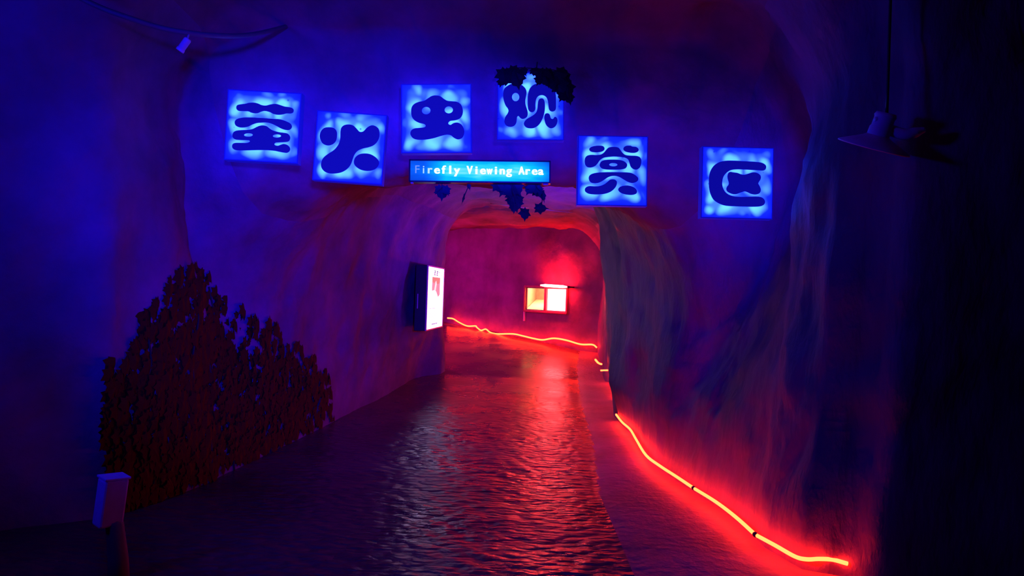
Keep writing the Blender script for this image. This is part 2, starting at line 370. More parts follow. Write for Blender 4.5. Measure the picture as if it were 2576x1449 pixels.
# floor: cast stone path, rippled in the middle, smoother beside the right wall
yl = []; y = -5.0
while y < 24.5:
    yl.append(y); y += 0.25 if y < 3.2 else 0.018 + max(0, y - 3.6) * 0.0075
xl_ = [-6.4, -5.5, -4.6, -4.2, -3.8, -3.4, -3.1, -2.9] + list(np.arange(-2.75, 2.4, 0.03)) + [2.6, 2.9, 3.3, 3.8, 4.3]
def path_edge(y): return lerp_table([(3, 0.75), (5.8, 0.72), (8, 0.9), (11, 1.05), (14, 1.25), (16, 1.5)], y)[0]
V = []
for y in yl:
    e = path_edge(y)
    for x in xl_:
        z = fz(y)
        if y > 3.0:
            k = 1.0 / (1.0 + math.exp((x - e) * 14)) * (0.35 + 0.65 / (1 + math.exp(-(x + 1.35) * 5)))
            c = (noise.noise(Vector((x * 7, y * 9.5, 0.3))) * 0.006 + noise.noise(Vector((x * 13, y * 18, 4.3))) * 0.005) * max(0.25, 1 - max(0, y - 8) / 6)
            c += noise.noise(Vector((x * 1.6, y * 2.2, 2))) * 0.005
            z += c * (0.22 + 0.78 * k) + noise.noise(Vector((x * 0.8, y * 0.8, 7))) * 0.010
            if abs(x - e) < 0.12: z -= 0.006 * (1 - abs(x - e) / 0.12)
            if x > e: z += min(0.03, (x - e) * 0.06)
        V.append((x, y, z))
nx = len(xl_)
Fc = [(i * nx + j, i * nx + j + 1, (i + 1) * nx + j + 1, (i + 1) * nx + j) for i in range(len(yl) - 1) for j in range(nx - 1)]
fo = tag(obj('floor', (V, Fc), 'floor', None, True), kind='structure')
fo.data.materials.append(M['apron'])
for p in fo.data.polygons:                                       # smooth concrete strip between the path and the right wall
    q = V[p.vertices[0]]
    if q[1] > 3.0 and q[0] > path_edge(q[1]) + 0.02: p.material_index = 1
def on_floor(px, py, lift=0.0):
    z = 0.0
    for _ in range(12):
        d = ray(px, py); p = EYE + d * ((z - EYE.z) / d.z); z = fz(p.y) + lift
    return p

# ------------------------------------------------------------------ back wall with the lit booth window
A = Vector((1.80, 15.13, 0)); B = Vector((-1.6, 18.6, 0))
bu = (A - B).normalized()                                        # along the wall, to the right in view
bn = bu.cross(Z).normalized()
if bn.y > 0: bn = -bn                                            # towards the viewer
p_lt = on_plane(1325, 721, A, bn); p_lb = on_plane(1322.5, 778, A, bn); p_rt = on_plane(1428, 727, A, bn); p_rb = on_plane(1425, 787, A, bn)
s_l = ((p_lt - A).dot(bu) + (p_lb - A).dot(bu)) / 2; s_r = ((p_rt - A).dot(bu) + (p_rb - A).dot(bu)) / 2
z_b = (p_lb.z + p_rb.z) / 2; z_t = (p_lt.z + p_rt.z) / 2
def bw(s, z, n=0.0): return Vector((A.x, A.y, 0)) + bu * s + bn * n + Z * z
ss = list(np.linspace(-9.5, s_l - 0.03, 70)) + list(np.linspace(s_l + 0.02, s_r - 0.02, 12)) + list(np.linspace(s_r + 0.03, 0.35, 14))
zs = list(np.linspace(0.0, z_b - 0.03, 14)) + list(np.linspace(z_b + 0.02, z_t - 0.02, 6)) + list(np.linspace(z_t + 0.03, 3.5, 22))
V = []
for s in ss:
    for z in zs:
        p = bw(s, z)
        dw = max(max(s_l - s, s - s_r, 0), max(z_b - z, z - z_t, 0))
        V.append(p + bn * (fbm(p * 1.1, 4) * 0.10 * min(1, max(0, dw - 0.25) / 0.6)))
nz_ = len(zs); Fc = []
for i in range(len(ss) - 1):
    for j in range(nz_ - 1):
        cs, cz = (ss[i] + ss[i + 1]) / 2, (zs[j] + zs[j + 1]) / 2
        if s_l < cs < s_r and z_b < cz < z_t: continue
        Fc.append((i * nz_ + j, i * nz_ + j + 1, (i + 1) * nz_ + j + 1, (i + 1) * nz_ + j))
tag(obj('wall_back', (V, Fc), 'wall', None, True), kind='structure')
s_m = ((on_plane(1374.5, 750, A, bn)) - A).dot(bu)
win = empty('window_1', bw((s_l + s_r) / 2, z_b)); tag(win, 'lit two-pane booth window in the end wall of the red passage', 'window', None, 'structure')
ft = 0.022
parts = [box_uv(bw(s, (z_b + z_t) / 2), bu, Z, bn, ft, (z_t - z_b) / 2 + 0.03, 0.05, 0.006) for s in (s_l - ft, s_r + ft)]
parts += [box_uv(bw((s_l + s_r) / 2, z), bu, Z, bn, (s_r - s_l) / 2 + 0.03, ft, 0.05, 0.006) for z in (z_b - ft, z_t + ft)]
obj('window_frame', merge(*parts), 'frame', win)
obj('mullion', box_uv(bw(s_m, (z_b + z_t) / 2), bu, Z, bn, 0.035, (z_t - z_b) / 2, 0.045, 0.008), 'frame', win)
obj('bracket', box_uv(bw(s_l - 0.02, z_b - 0.13, 0.02), bu, Z, bn, 0.018, 0.12, 0.02, 0.004), 'pale', win)
mg, n_, l_, b_ = new_mat('window_glass'); n_.remove(b_)
tr = n_.new('ShaderNodeBsdfTransparent'); gl = n_.new('ShaderNodeBsdfGlossy'); gl.inputs['Roughness'].default_value = 0.05
mx_ = n_.new('ShaderNodeMixShader'); mx_.inputs[0].default_value = 0.06; l_.new(tr.outputs[0], mx_.inputs[1]); l_.new(gl.outputs[0], mx_.inputs[2])
l_.new(mx_.outputs[0], n_['Material Output'].inputs[0])
obj('pane', box_uv(bw((s_l + s_m) / 2, (z_b + z_t) / 2, -0.01), bu, Z, bn, (s_m - s_l) / 2, (z_t - z_b) / 2, 0.003), mg, win)
M['frost'] = emit('backlit_frosted_pane', (1.0, 0.34, 0.36), 6.5, (0.5, 0.5, 0.5))
pr = obj('pane', box_uv(bw((s_m + s_r) / 2, (z_b + z_t) / 2, -0.01), bu, Z, bn, (s_r - s_m) / 2, (z_t - z_b) / 2, 0.004), 'frost', win)
pr['label'] = 'blown-out white pane'
# the booth room seen through the left pane
L0 = bw(s_l - 0.06, 0, -0.06); R0 = bw(s_r + 0.25, 0, -0.06)
L1 = at(1348, 750, 18.6); L1.z = 0; R1 = L1 + (R0 - L0)
def prism_wall(pts, z0, z1):
    V, Fc = [], []
    for a, b in pts:
        k = len(V); V += [Vector((a.x, a.y, z0)), Vector((b.x, b.y, z0)), Vector((b.x, b.y, z1)), Vector((a.x, a.y, z1))]; Fc.append((k, k + 1, k + 2, k + 3))
    return V, Fc
zr0, zr1 = 0.7, 2.35
for nm, a, b in (('wall_booth_left', L0, L1), ('wall_booth_back', L1, R1), ('wall_booth_right', R1, R0)):
    tag(obj(nm, prism_wall([(a, b)], zr0, zr1), 'cream'), kind='structure')
tag(obj('ceiling_booth', ([Vector((p.x, p.y, zr1)) for p in (L0, L1, R1, R0)], [(0, 1, 2, 3)]), 'cream'), kind='structure')
tag(obj('floor_booth', ([Vector((p.x, p.y, zr0)) for p in (L0, L1, R1, R0)], [(3, 2, 1, 0)]), 'cream'), kind='structure')
d0 = z_b + 0.015; d1 = z_b + 0.23
top_ = [Vector((L0.x, L0.y, d0)), Vector((L1.x, L1.y, d1)), Vector((R1.x, R1.y, d1)), Vector((R0.x, R0.y, d0))]
ins = sum(top_, Vector()) / 4
top_ = [p + (ins - p) * 0.02 for p in top_]
desk_v = top_ + [p - Z * 0.04 for p in top_]
ct = empty('service_counter', Vector((ins.x, ins.y, zr0))); tag(ct, 'pale yellow sloping counter inside the lit booth behind the left window pane', 'counter')
obj('countertop', (desk_v, [(3, 2, 1, 0), (4, 5, 6, 7), (0, 1, 5, 4), (1, 2, 6, 5), (2, 3, 7, 6), (3, 0, 4, 7)]), 'counter', ct)
for tt in (0.15, 0.85):
    p = top_[0].lerp(top_[3], tt).lerp(top_[1].lerp(top_[2], tt), 0.5)
    obj('leg', box_uv(Vector((p.x, p.y, (zr0 + p.z - 0.03) / 2)), bu, Z, bn, 0.03, (p.z - 0.03 - zr0) / 2, 0.3), 'counter', ct)
bc = (L0 + R0 + L1 + R1) / 4
lamp('booth_lamp', 'POINT', Vector((bc.x, bc.y, 2.1)), (1.0, 0.76, 0.52), 85, 0.12)

# red tube light fixed above the right half of the window
tl = bw(0, 0); n2 = bn
a_ = on_plane(1360, 717.5, A + bn * 0.2, bn); b2_ = on_plane(1428, 722, A + bn * 0.2, bn)
tu = empty('tube_light', (a_ + b2_) / 2 - Z * 0.03); tag(tu, 'short glowing red tube light on the end wall just above the booth window', 'light')
td = (b2_ - a_).normalized(); tz = td.cross(bn).normalized()
obj('tube', tube([a_ + td * (i * (b2_ - a_).length / 6) for i in range(7)], [0.012, 0.03, 0.03, 0.03, 0.03, 0.03, 0.012], 12), 'tube', tu, True)
obj('batten', box_uv((a_ + b2_) / 2 - bn * 0.115, td, tz, bn, (b2_ - a_).length / 2 + 0.02, 0.016, 0.08, 0.004), 'black', tu)
for p, s in ((a_, -1), (b2_, 1)):
    obj('end_cap', box_uv(p + td * (s * 0.012) - bn * 0.01, td, tz, bn, 0.012, 0.024, 0.03, 0.003), 'black', tu)

# ------------------------------------------------------------------ red LED rope along the foot of the walls
def rope(paths, label, r, joints=(), name='led_rope'):
    allp = [p for q in paths for p in q]
    root = empty(name, min(allp, key=lambda p: p.z).copy()); tag(root, label, 'light', 'red rope lights along the wall foot')
    for q in paths: obj('glowing_tube', tube(smooth_path(q, 5), r, 8), 'led', root, True)
    for p, d in joints:
        obj('connector', tube([p - d * 0.022, p - d * 0.01, p + d * 0.01, p + d * 0.022], [r * 0.9, r * 1.35, r * 1.35, r * 0.9], 8), 'black', root, True)
    return root
segA = SEGA
PA = [on_floor(x, y, 0.11) for x, y in segA]
jA = [(PA[6], (PA[7] - PA[6]).normalized()), (PA[9], (PA[10] - PA[9]).normalized())]
rope([PA[:7], PA[6:10], PA[9:]], 'long red light rope along the foot of the rough right wall nearest the viewer', 0.0125, jA)
PB = [on_floor(x, y, 0.06) for x, y in [(1551, 1000), (1549, 985), (1552, 971)]] 
PB2 = [on_floor(1552, 969, 0.06), at(1548, 961, 12.35), at(1541, 946, 12.45), at(1536, 933, 12.5), at(1524, 931.5, 12.55), at(1511, 932, 12.6)]
rope([PB, PB2], 'short stepped red light rope on the kerb just inside the right side of the portal', 0.013)
PC = [on_floor(x, y, 0.05) for x, y in [(1513, 916), (1509, 915), (1504, 912), (1498, 905)]]
rope([PC], 'tiny red light rope piece by the far right corner of the passage', 0.014)
segD = [(1501, 874), (1490, 867), (1460, 866), (1425, 856), (1393, 851), (1365, 855), (1340, 851), (1315, 845), (1290, 840), (1250, 840), (1233, 836), (1222, 828), (1210, 831), (1199, 823), (1196, 820), (1175, 820), (1155, 811), (1140, 802), (1126, 800)]
PD = [on_plane(x, y, A + bn * 0.13, bn) for x, y in segD]
rope([PD], 'red light rope sagging across the foot of the end wall below the booth window', 0.017)

# ------------------------------------------------------------------ wall-hung light box with poster
c_tl, c_bl, c_tr, c_br = at(1076, 666.5, 11.0), at(1068.5, 833, 11.0), at(1117, 675, 12.42), at(1111, 822.5, 12.42)
lu = ((c_tr - c_tl) + (c_br - c_bl)); lu.z = 0; lw = lu.length / 2; lu.normalize()
lh = ((c_tl - c_bl).length + (c_tr - c_br).length) / 4
lc = (c_tl + c_bl + c_tr + c_br) / 4; ln_ = lu.cross(Z).normalized()
if ln_.x < 0: ln_ = -ln_                                          # out from the left wall
dep = 0.17
lb = empty('light_box', lc - Z * lh - ln_ * dep); tag(lb, 'bright white information light box hung on the left passage wall', 'light box')
def lq(u, v, n=0.0): return lc + lu * u + Z * v + ln_ * n
obj('housing', box_uv(lq(0, 0, -dep / 2 - 0.002), lu, Z, ln_, lw / 2 + 0.0, lh, dep / 2, 0.008), 'black', lb)
M['box_lit'] = emit('light_box_film', (0.66, 0.56, 1.0), 3.6, (0.2, 0.2, 0.2))
obj('lit_panel', box_uv(lq(0, 0, 0.003), lu, Z, ln_, lw / 2 - 0.035, lh - 0.02, 0.003), 'box_lit', lb)
M['box_edge'] = emit('light_box_edge', (1.0, 0.16, 0.30), 0.6, (0.5, 0.2, 0.25))
fr = [box_uv(lq(s * (lw / 2 - 0.016), 0, 0.006), lu, Z, ln_, 0.016, lh, 0.01, 0.003) for s in (-1, 1)] + [box_uv(lq(0, s * (lh - 0.01), 0.006), lu, Z, ln_, lw / 2 - 0.03, 0.010, 0.01, 0.003) for s in (-1, 1)]
M['box_frame'] = plain('light_box_frame', (0.55, 0.30, 0.42), 0.35)
obj('frame', merge(*fr), 'box_frame', lb)
M['pic_pink'] = emit('poster_pink', (1.0, 0.30, 0.46), 0.85); M['pic_brown'] = emit('poster_brown', (0.42, 0.24, 0.24), 0.8); M['ink'] = emit('poster_ink', (0.10, 0.06, 0.22), 0.5); M['grey_ink'] = emit('poster_grey_ink', (0.42, 0.36, 0.72), 1.0)
M['pic_pale'] = emit('poster_pale', (1.0, 0.72, 0.78), 1.1)
hw = lw / 2
def poly(pts, n): return ([lq(u * hw, v * lh, n) for u, v in pts] , [tuple(range(len(pts)))])
pic = obj('picture', poly([(-.45, .66), (.5, .66), (.52, .10), (.30, .02), (.05, .20), (-.12, .25), (-.45, .22)], 0.0068), 'pic_pink', lb)
obj('picture_sky', poly([(-.45, .66), (.5, .66), (.5, .48), (.12, .44), (.0, .56), (-.2, .47), (-.45, .5)], 0.0074), 'pic_brown', lb)
obj('picture_highlight', poly([(-.08, .5), (.02, .56), (.1, .44), (-.02, .2), (-.2, .24)], 0.0078), 'pic_pale', lb)
# two dark heading characters and the lines of small print under the picture
def bar(u, v, du_, dv_, n=0.0072): return box_uv(lq(u * hw, v * lh, n), lu, Z, ln_, du_ * hw, dv_ * lh, 0.0012)
head = []
for uc in (-.16, .12):
    head += [bar(uc, .86, .09, .010), bar(uc, .80, .075, .009), bar(uc, .73, .10, .010), bar(uc + .0, .79, .018, .08), bar(uc - .06, .76, .014, .03), bar(uc + .06, .83, .014, .03)]
obj('heading', merge(*head), 'ink', lb)
obj('subheading', bar(.4, .83, .08, .012), 'grey_ink', lb)
for a_0, b_0 in ((-.55, .80), (.72, .74)): obj('margin_text', bar(a_0, b_0, .02, .03), 'grey_ink', lb)
rnd = random.Random(3); ln = [bar(-.3, -.33, .35, .008)]
for i in range(9):
    a = rnd.uniform(.3, .62); ln.append(bar(-.62 + a, -.45 - i * .043, a, .005))
obj('small_print', merge(*ln), 'grey_ink', lb)
obj('footer_text', merge(bar(-.15, -.83, .2, .022), bar(.2, -.83, .12, .022)), 'grey_ink', lb)
for v in (.62, -.62):
    obj('bracket', box_uv(lq(0, v * lh, -dep - 0.12), lu, Z, ln_, 0.05, 0.03, 0.15, 0.004), 'metal', lb)
hx = lq(-hw - 0.006, -0.05, -dep * 0.75)
obj('edge_glint', box_uv(hx, ln_, Z, lu, 0.006, 0.11, 0.006, 0.002), 'pale', lb)  # pale bar standing in for the glint on the box's near side

# ------------------------------------------------------------------ character signs
def sign_frame(cx, cy, depth, wpx, hpx, ang, yaw=0.0):
    """Frame of a flat sign: centre, axes, half sizes; ang is its tilt in degrees, clockwise."""
    c = at(cx, cy, depth); n = Vector((math.sin(yaw), -math.cos(yaw), 0))
    u0 = Vector((math.cos(yaw), math.sin(yaw), 0)); a = math.radians(ang) - ROLL
    u = u0 * math.cos(a) - Z * math.sin(a); v = u0 * math.sin(a) + Z * math.cos(a)
    k = depth / F
    return c, u, v, n, wpx * k / 2, hpx * k / 2
TH = 0.085
def char_sign(fr_, loops_px, label, seed):
    c, u, v, n, hw_, hh_ = fr_
    root = empty('sign_box', c - v * hh_ - n * TH); tag(root, label, 'sign', 'square blue sign boxes over the portal')
    def q(a, b, d): return c + u * a + v * b + n * d
    rim = [box_uv(q(s * (hw_ - 0.005), 0, -TH / 2), u, v, n, 0.005, hh_, TH / 2) for s in (-1, 1)] + [box_uv(q(0, s * (hh_ - 0.005), -TH / 2), u, v, n, hw_ - 0.01, 0.005, TH / 2) for s in (-1, 1)]
    obj('side_wall', merge(*rim), 'side', root)
    obj('back_panel', box_uv(q(0, 0, -TH + 0.004), u, v, n, hw_ - 0.012, hh_ - 0.012, 0.004), 'back', root)
    obj('lit_face', box_uv(q(0, 0, -0.003), u, v, n, hw_ - 0.008, hh_ - 0.008, 0.003), sign_mat('sign_acrylic', seed), root)
    def loc(px, py):
        p = on_plane(px, py, c + n * 0.003, n) - c; return (p.dot(u), p.dot(v))
    loops = [closed([loc(*p) for p in lp], 4) for lp in loops_px]
    V, Fc = fill2d(loops, 0.0025)
    obj('character', ([q(p.x, p.y, 0.003 + p.z) for p in V], Fc), 'glyph', root)
    for s in (-1, 1):
        obj('bracket', box_uv(q(s * hw_ * 0.6, hh_ * 0.55, -TH - 0.13), u, v, n, 0.012, 0.012, 0.14), 'metal', root)
    return root
def conv(pts, x0, y0, k): return [(x0 + a / k, y0 + b / k) for a, b in pts]
def ell(cx, cy, rx, ry, n=10): return [(cx + rx * math.cos(2 * PI * i / n), cy + ry * math.sin(2 * PI * i / n)) for i in range(n)]
k1 = 1960 / 460; k2 = 1656 / 480; k3 = 2576 / 560; k4 = 1449 / 200
S1 = [[(232, 468), (245, 445), (290, 435), (330, 430), (370, 420), (420, 418), (465, 428), (505, 445), (550, 450), (600, 438), (655, 432), (705, 445), (750, 460), (800, 467), (835, 478), (848, 500), (840, 525), (815, 535), (770, 535), (730, 545), (680, 549), (630, 540), (590, 520), (540, 508), (500, 515), (465, 530), (430, 533), (390, 525), (360, 512), (310, 510), (260, 507), (238, 492)],
      [(215, 635), (222, 610), (250, 590), (310, 578), (380, 577), (500, 582), (620, 592), (700, 597), (760, 615), (810, 640), (828, 668), (822, 695), (795, 712), (755, 710), (710, 695), (660, 668), (610, 645), (560, 632), (500, 633), (450, 638), (400, 655), (360, 675), (310, 685), (265, 683), (228, 665)],
      [(190, 775), (200, 740), (230, 720), (290, 713), (360, 710), (410, 700), (450, 680), (490, 665), (525, 663), (560, 672), (590, 695), (630, 718), (690, 735), (745, 742), (785, 752), (808, 780), (808, 810), (790, 835), (745, 842), (690, 845), (655, 848), (640, 862), (650, 875), (680, 880), (715, 868), (745, 862), (785, 875), (808, 905), (805, 935), (780, 955), (745, 955), (690, 945), (640, 935), (560, 928), (460, 927), (340, 930), (240, 930), (200, 915), (187, 890), (195, 862), (225, 850), (290, 850), (345, 850), (375, 838), (372, 825), (345, 822), (290, 820), (230, 815), (200, 800)],
      ell(362, 765, 47, 18), ell(668, 776, 44, 17)]
S2 = [[(1127, 775), (1140, 725), (1175, 690), (1230, 682), (1280, 692), (1308, 725), (1312, 775), (1300, 830), (1265, 865), (1215, 878), (1165, 862), (1138, 825)],
      [(1350, 720), (1360, 685), (1390, 660), (1440, 652), (1485, 663), (1520, 695), (1550, 728), (1575, 733), (1600, 722), (1635, 685), (1680, 662), (1720, 668), (1755, 695), (1767, 735), (1766, 785), (1745, 835), (1705, 875), (1650, 897), (1590, 910), (1535, 935), (1500, 975), (1480, 1025), (1460, 1080), (1420, 1130), (1360, 1165), (1290, 1178), (1220, 1175), (1170, 1150), (1142, 1105), (1145, 1050), (1170, 1005), (1220, 965), (1280, 925), (1325, 870), (1345, 810), (1348, 760)],
      [(1492, 1060), (1505, 1010), (1550, 973), (1610, 963), (1670, 972), (1725, 1003), (1760, 1045), (1760, 1085), (1730, 1125), (1680, 1147), (1620, 1150), (1560, 1135), (1510, 1100)]]
S3 = [[(187, 425), (192, 380), (215, 350), (255, 332), (300, 322), (335, 300), (365, 282), (400, 276), (440, 283), (470, 305), (500, 322), (540, 327), (585, 332), (620, 355), (636, 400), (632, 445), (608, 478), (570, 492), (530, 497), (512, 510), (512, 525), (530, 532), (555, 517), (590, 512), (625, 530), (647, 570), (648, 610), (630, 645), (595, 658), (560, 645), (530, 622), (490, 618), (440, 630), (380, 648), (310, 660), (240, 660), (200, 645), (180, 612), (188, 580), (215, 563), (260, 558), (300, 553), (313, 540), (300, 525), (260, 515), (220, 495), (195, 465)],
      ell(318, 408, 37, 32), ell(514, 402, 36, 30)]
S4 = [[(185, 500), (190, 430), (215, 375), (270, 330), (330, 300), (420, 290), (500, 305), (560, 345), (600, 395), (613, 450), (605, 520), (592, 600), (595, 670), (615, 740), (632, 800), (635, 860), (615, 905), (570, 932), (530, 935), (495, 915), (475, 890), (458, 884), (440, 905), (435, 960), (425, 1010), (395, 1055), (345, 1078), (290, 1078), (240, 1055), (212, 1015), (207, 970), (225, 900), (265, 840), (283, 790), (270, 745), (230, 690), (200, 610), (187, 550)],
      ell(414, 538, 66, 76),
      [(632, 620), (635, 520), (650, 440), (680, 370), (740, 315), (820, 290), (900, 283), (980, 295), (1050, 325), (1105, 375), (1135, 440), (1150, 540), (1152, 660), (1150, 740), (1130, 785), (1085, 802), (1045, 790), (1020, 755), (1010, 690), (1000, 610), (975, 545), (930, 510), (880, 503), (830, 520), (797, 560), (780, 620), (775, 690), (775, 750), (755, 795), (715, 815), (670, 800), (642, 755), (634, 690)],
      [(815, 680), (822, 620), (845, 575), (885, 560), (920, 572), (942, 620), (950, 690), (945, 780), (930, 860), (905, 930), (870, 1000), (820, 1060), (750, 1100), (680, 1108), (615, 1095), (575, 1060), (563, 1020), (578, 980), (620, 935), (690, 895), (750, 855), (790, 810), (808, 750)],
      [(935, 920), (940, 870), (960, 840), (1000, 833), (1030, 850), (1045, 885), (1055, 920), (1080, 937), (1105, 925), (1120, 902), (1145, 900), (1170, 925), (1178, 970), (1165, 1030), (1130, 1080), (1080, 1105), (1030, 1100), (980, 1060), (950, 1000)]]
S5 = [[(286, 303), (300, 280), (340, 265), (400, 259), (445, 265), (464, 290), (455, 315), (420, 332), (360, 337), (305, 328)],
      [(680, 300), (690, 275), (720, 260), (765, 260), (785, 270), (830, 275), (858, 300), (850, 328), (810, 343), (750, 340), (700, 325)],
      [(233, 440), (240, 400), (265, 375), (310, 366), (370, 368), (420, 362), (455, 340), (485, 305), (515, 280), (570, 273), (620, 280), (645, 305), (670, 340), (705, 367), (760, 375), (830, 378), (870, 392), (890, 425), (888, 470), (870, 515), (835, 537), (795, 530), (765, 500), (750, 455), (735, 420), (700, 400), (640, 390), (570, 386), (500, 392), (450, 402), (410, 430), (385, 465), (355, 495), (310, 512), (265, 508), (240, 480)],
      [(406, 490), (415, 455), (440, 433), (490, 423), (570, 421), (640, 425), (690, 440), (722, 470), (722, 500), (700, 525), (640, 537), (560, 538), (480, 535), (430, 522)], ell(565, 480, 47, 18),
      [(280, 640), (290, 605), (330, 582), (400, 570), (500, 566), (620, 566), (720, 569), (780, 578), (830, 608), (855, 640), (840, 675), (790, 692), (740, 682), (690, 655), (640, 625), (590, 610), (545, 612), (500, 628), (450, 662), (400, 688), (345, 695), (300, 682)],
      [(235, 775), (245, 745), (285, 727), (350, 730), (410, 725), (460, 705), (500, 675), (530, 652), (575, 650), (605, 672), (605, 710), (580, 755), (530, 795), (460, 818), (370, 825), (290, 818), (250, 800)],
      [(621, 770), (640, 738), (690, 722), (750, 723), (810, 745), (838, 780), (830, 815), (780, 830), (710, 825), (650, 805)]]
S6 = [[(1670, 700), (1672, 620), (1690, 550), (1730, 490), (1790, 450), (1870, 434), (1960, 433), (2100, 440), (2220, 447), (2290, 460), (2330, 490), (2328, 530), (2300, 548), (2240, 546), (2120, 538), (2000, 534), (1930, 542), (1880, 570), (1840, 620), (1825, 690), (1835, 750), (1870, 805), (1930, 838), (2010, 850), (2120, 850), (2230, 848), (2290, 862), (2320, 900), (2310, 940), (2260, 963), (2150, 967), (2000, 963), (1870, 955), (1790, 930), (1725, 885), (1690, 820), (1675, 760)],
      [(1885, 615), (1893, 580), (1915, 563), (1950, 568), (2000, 575), (2040, 590), (2080, 595), (2130, 582), (2180, 568), (2230, 575), (2268, 605), (2270, 645), (2250, 680), (2243, 700), (2262, 735), (2272, 775), (2255, 812), (2210, 825), (2160, 818), (2120, 800), (2085, 790), (2040, 803), (1990, 820), (1940, 818), (1890, 795), (1872, 765), (1880, 735), (1898, 710), (1900, 685), (1890, 650)]]
f1 = sign_frame(661, 318, 5.70, 187, 179, 3.2); f2 = sign_frame(879.5, 371, 5.80, 177, 177, 4.2)
f3 = sign_frame(1097.5, 298, 5.80, 178, 175, -0.4); f4 = sign_frame(1335, 267, 5.85, 169, 172, 0.5)
f5 = sign_frame(1541, 429.5, 5.70, 177, 177, 1.0); f6 = sign_frame(1855, 460, 5.55, 181, 181, 1.4)
char_sign(f1, [conv(s, 540, 160, k1) for s in S1], 'blue sign box whose dark character is three stacked wavy bands', 3.1)
char_sign(f2, [conv(s, 540, 160, k1) for s in S2], 'tilted blue sign box with a bold dark Y-like character and two round dots', 11.7)
char_sign(f3, [conv(s, 980, 160, k2) for s in S3], 'blue sign box above the long English sign, character with two round eyes', 23.2)
char_sign(f4, [conv(s, 1240, 170, k4) for s in S4], 'blue sign box with dark ivy hanging over its top edge', 31.4)
char_sign(f5, [conv(s, 1420, 310, k3) for s in S5], 'blue sign box whose dark character is many small curved strokes', 47.9)
char_sign(f6, [conv(s, 1420, 310, k3) for s in S6], 'blue sign box with a large C-shaped character around an X-shaped blob', 58.3)

# the long English sign
ce, ue, ve, ne, hwe, hhe = sign_frame(1207, 431, 5.78, 352, 53, 0.6)
es = empty('english_sign', ce - ve * hhe - ne * 0.08); tag(es, 'long cyan lit sign with white English lettering above the passage', 'sign')
def qe(a, b, d): return ce + ue * a + ve * b + ne * d
me_, n_, l_, b_ = new_mat('english_sign_acrylic')
tc = n_.new('ShaderNodeTexCoord'); sp_ = n_.new('ShaderNodeSeparateXYZ'); l_.new(tc.outputs['Generated'], sp_.inputs[0])
tn = n_.new('ShaderNodeTexNoise'); tn.inputs['Scale'].default_value = 7.0; tn.inputs['Detail'].default_value = 1; l_.new(tc.outputs['Generated'], tn.inputs['Vector'])
rx = n_.new('ShaderNodeValToRGB'); e = rx.color_ramp.elements; e[0].position = 0.0; e[0].color = (0.30, 0.30, 0.30, 1); e[1].position = 1.0; e[1].color = (0.42, 0.42, 0.42, 1)
for p_, v_ in ((0.10, 0.34), (0.19, 0.6), (0.26, 0.95), (0.42, 0.92), (0.5, 1.0), (0.62, 0.9), (0.75, 0.95), (0.88, 0.85), (0.95, 0.66)):
    x_ = e.new(p_); x_.color = (v_, v_, v_, 1)
l_.new(sp_.outputs['X'], rx.inputs['Fac'])
pz = n_.new('ShaderNodeMath'); pz.operation = 'PINGPONG'; pz.inputs[1].default_value = 0.5; l_.new(sp_.outputs['Z'], pz.inputs[0])
mz = n_.new('ShaderNodeMapRange'); mz.interpolation_type = 'SMOOTHSTEP'; mz.inputs[1].default_value = -0.1; mz.inputs[2].default_value = 0.5; mz.inputs[3].default_value = 0.6; l_.new(pz.outputs[0], mz.inputs[0])
m1 = n_.new('ShaderNodeMath'); m1.operation = 'MULTIPLY'; l_.new(rx.outputs['Color'], m1.inputs[0]); l_.new(mz.outputs[0], m1.inputs[1])
mn = n_.new('ShaderNodeMapRange'); mn.inputs[1].default_value = 0.3; mn.inputs[2].default_value = 0.7; mn.inputs[3].default_value = 0.88; mn.inputs[4].default_value = 1.1; l_.new(tn.outputs['Fac'], mn.inputs[0])
m2 = n_.new('ShaderNodeMath'); m2.operation = 'MULTIPLY'; l_.new(m1.outputs[0], m2.inputs[0]); l_.new(mn.outputs[0], m2.inputs[1])
rc = n_.new('ShaderNodeValToRGB'); e = rc.color_ramp.elements
e[0].position = 0.15; e[0].color = (0.0, 0.02, 0.22, 1); e[1].position = 1.0; e[1].color = (0.10, 0.42, 1, 1)
for p_, c_ in ((0.30, (0.0, 0.055, 0.38)), (0.52, (0.0, 0.16, 0.72)), (0.72, (0.0, 0.28, 0.9)), (0.86, (0.015, 0.36, 1.0))):
    x_ = e.new(p_); x_.color = (*c_, 1)
l_.new(m2.outputs[0], rc.inputs['Fac']); l_.new(rc.outputs['Color'], b_.inputs['Emission Color']); b_.inputs['Emission Strength'].default_value = 2.0
b_.inputs['Base Color'].default_value = (0.02, 0.04, 0.06, 1)
obj('lit_face', box_uv(qe(0, 0, -0.003), ue, ve, ne, hwe - 0.004, hhe - 0.004, 0.003), me_, es)
rim = [box_uv(qe(s * (hwe + 0.002), 0, -0.038), ue, ve, ne, 0.006, hhe + 0.006, 0.042) for s in (-1, 1)] + [box_uv(qe(0, s * (hhe + 0.001), -0.038), ue, ve, ne, hwe, 0.006, 0.042) for s in (-1, 1)]
obj('frame', merge(*rim), 'black', es)
obj('back_panel', box_uv(qe(0, 0, -0.076), ue, ve, ne, hwe - 0.01, hhe - 0.01, 0.004), 'back', es)
for a in (-hwe + 0.015, hwe - 0.03):
    obj('foot', box_uv(qe(a, -hhe - 0.012, -0.03), ue, ve, ne, 0.010 if a < 0 else 0.02, 0.006, 0.02, 0.002), 'pale', es)
for s in (-1, 1):
    obj('bracket', box_uv(qe(s * hwe * 0.7, 0.0, -0.08 - 0.19), ue, ve, ne, 0.012, 0.012, 0.20), 'metal', es)
TXT = 'Firefly Viewing Area'
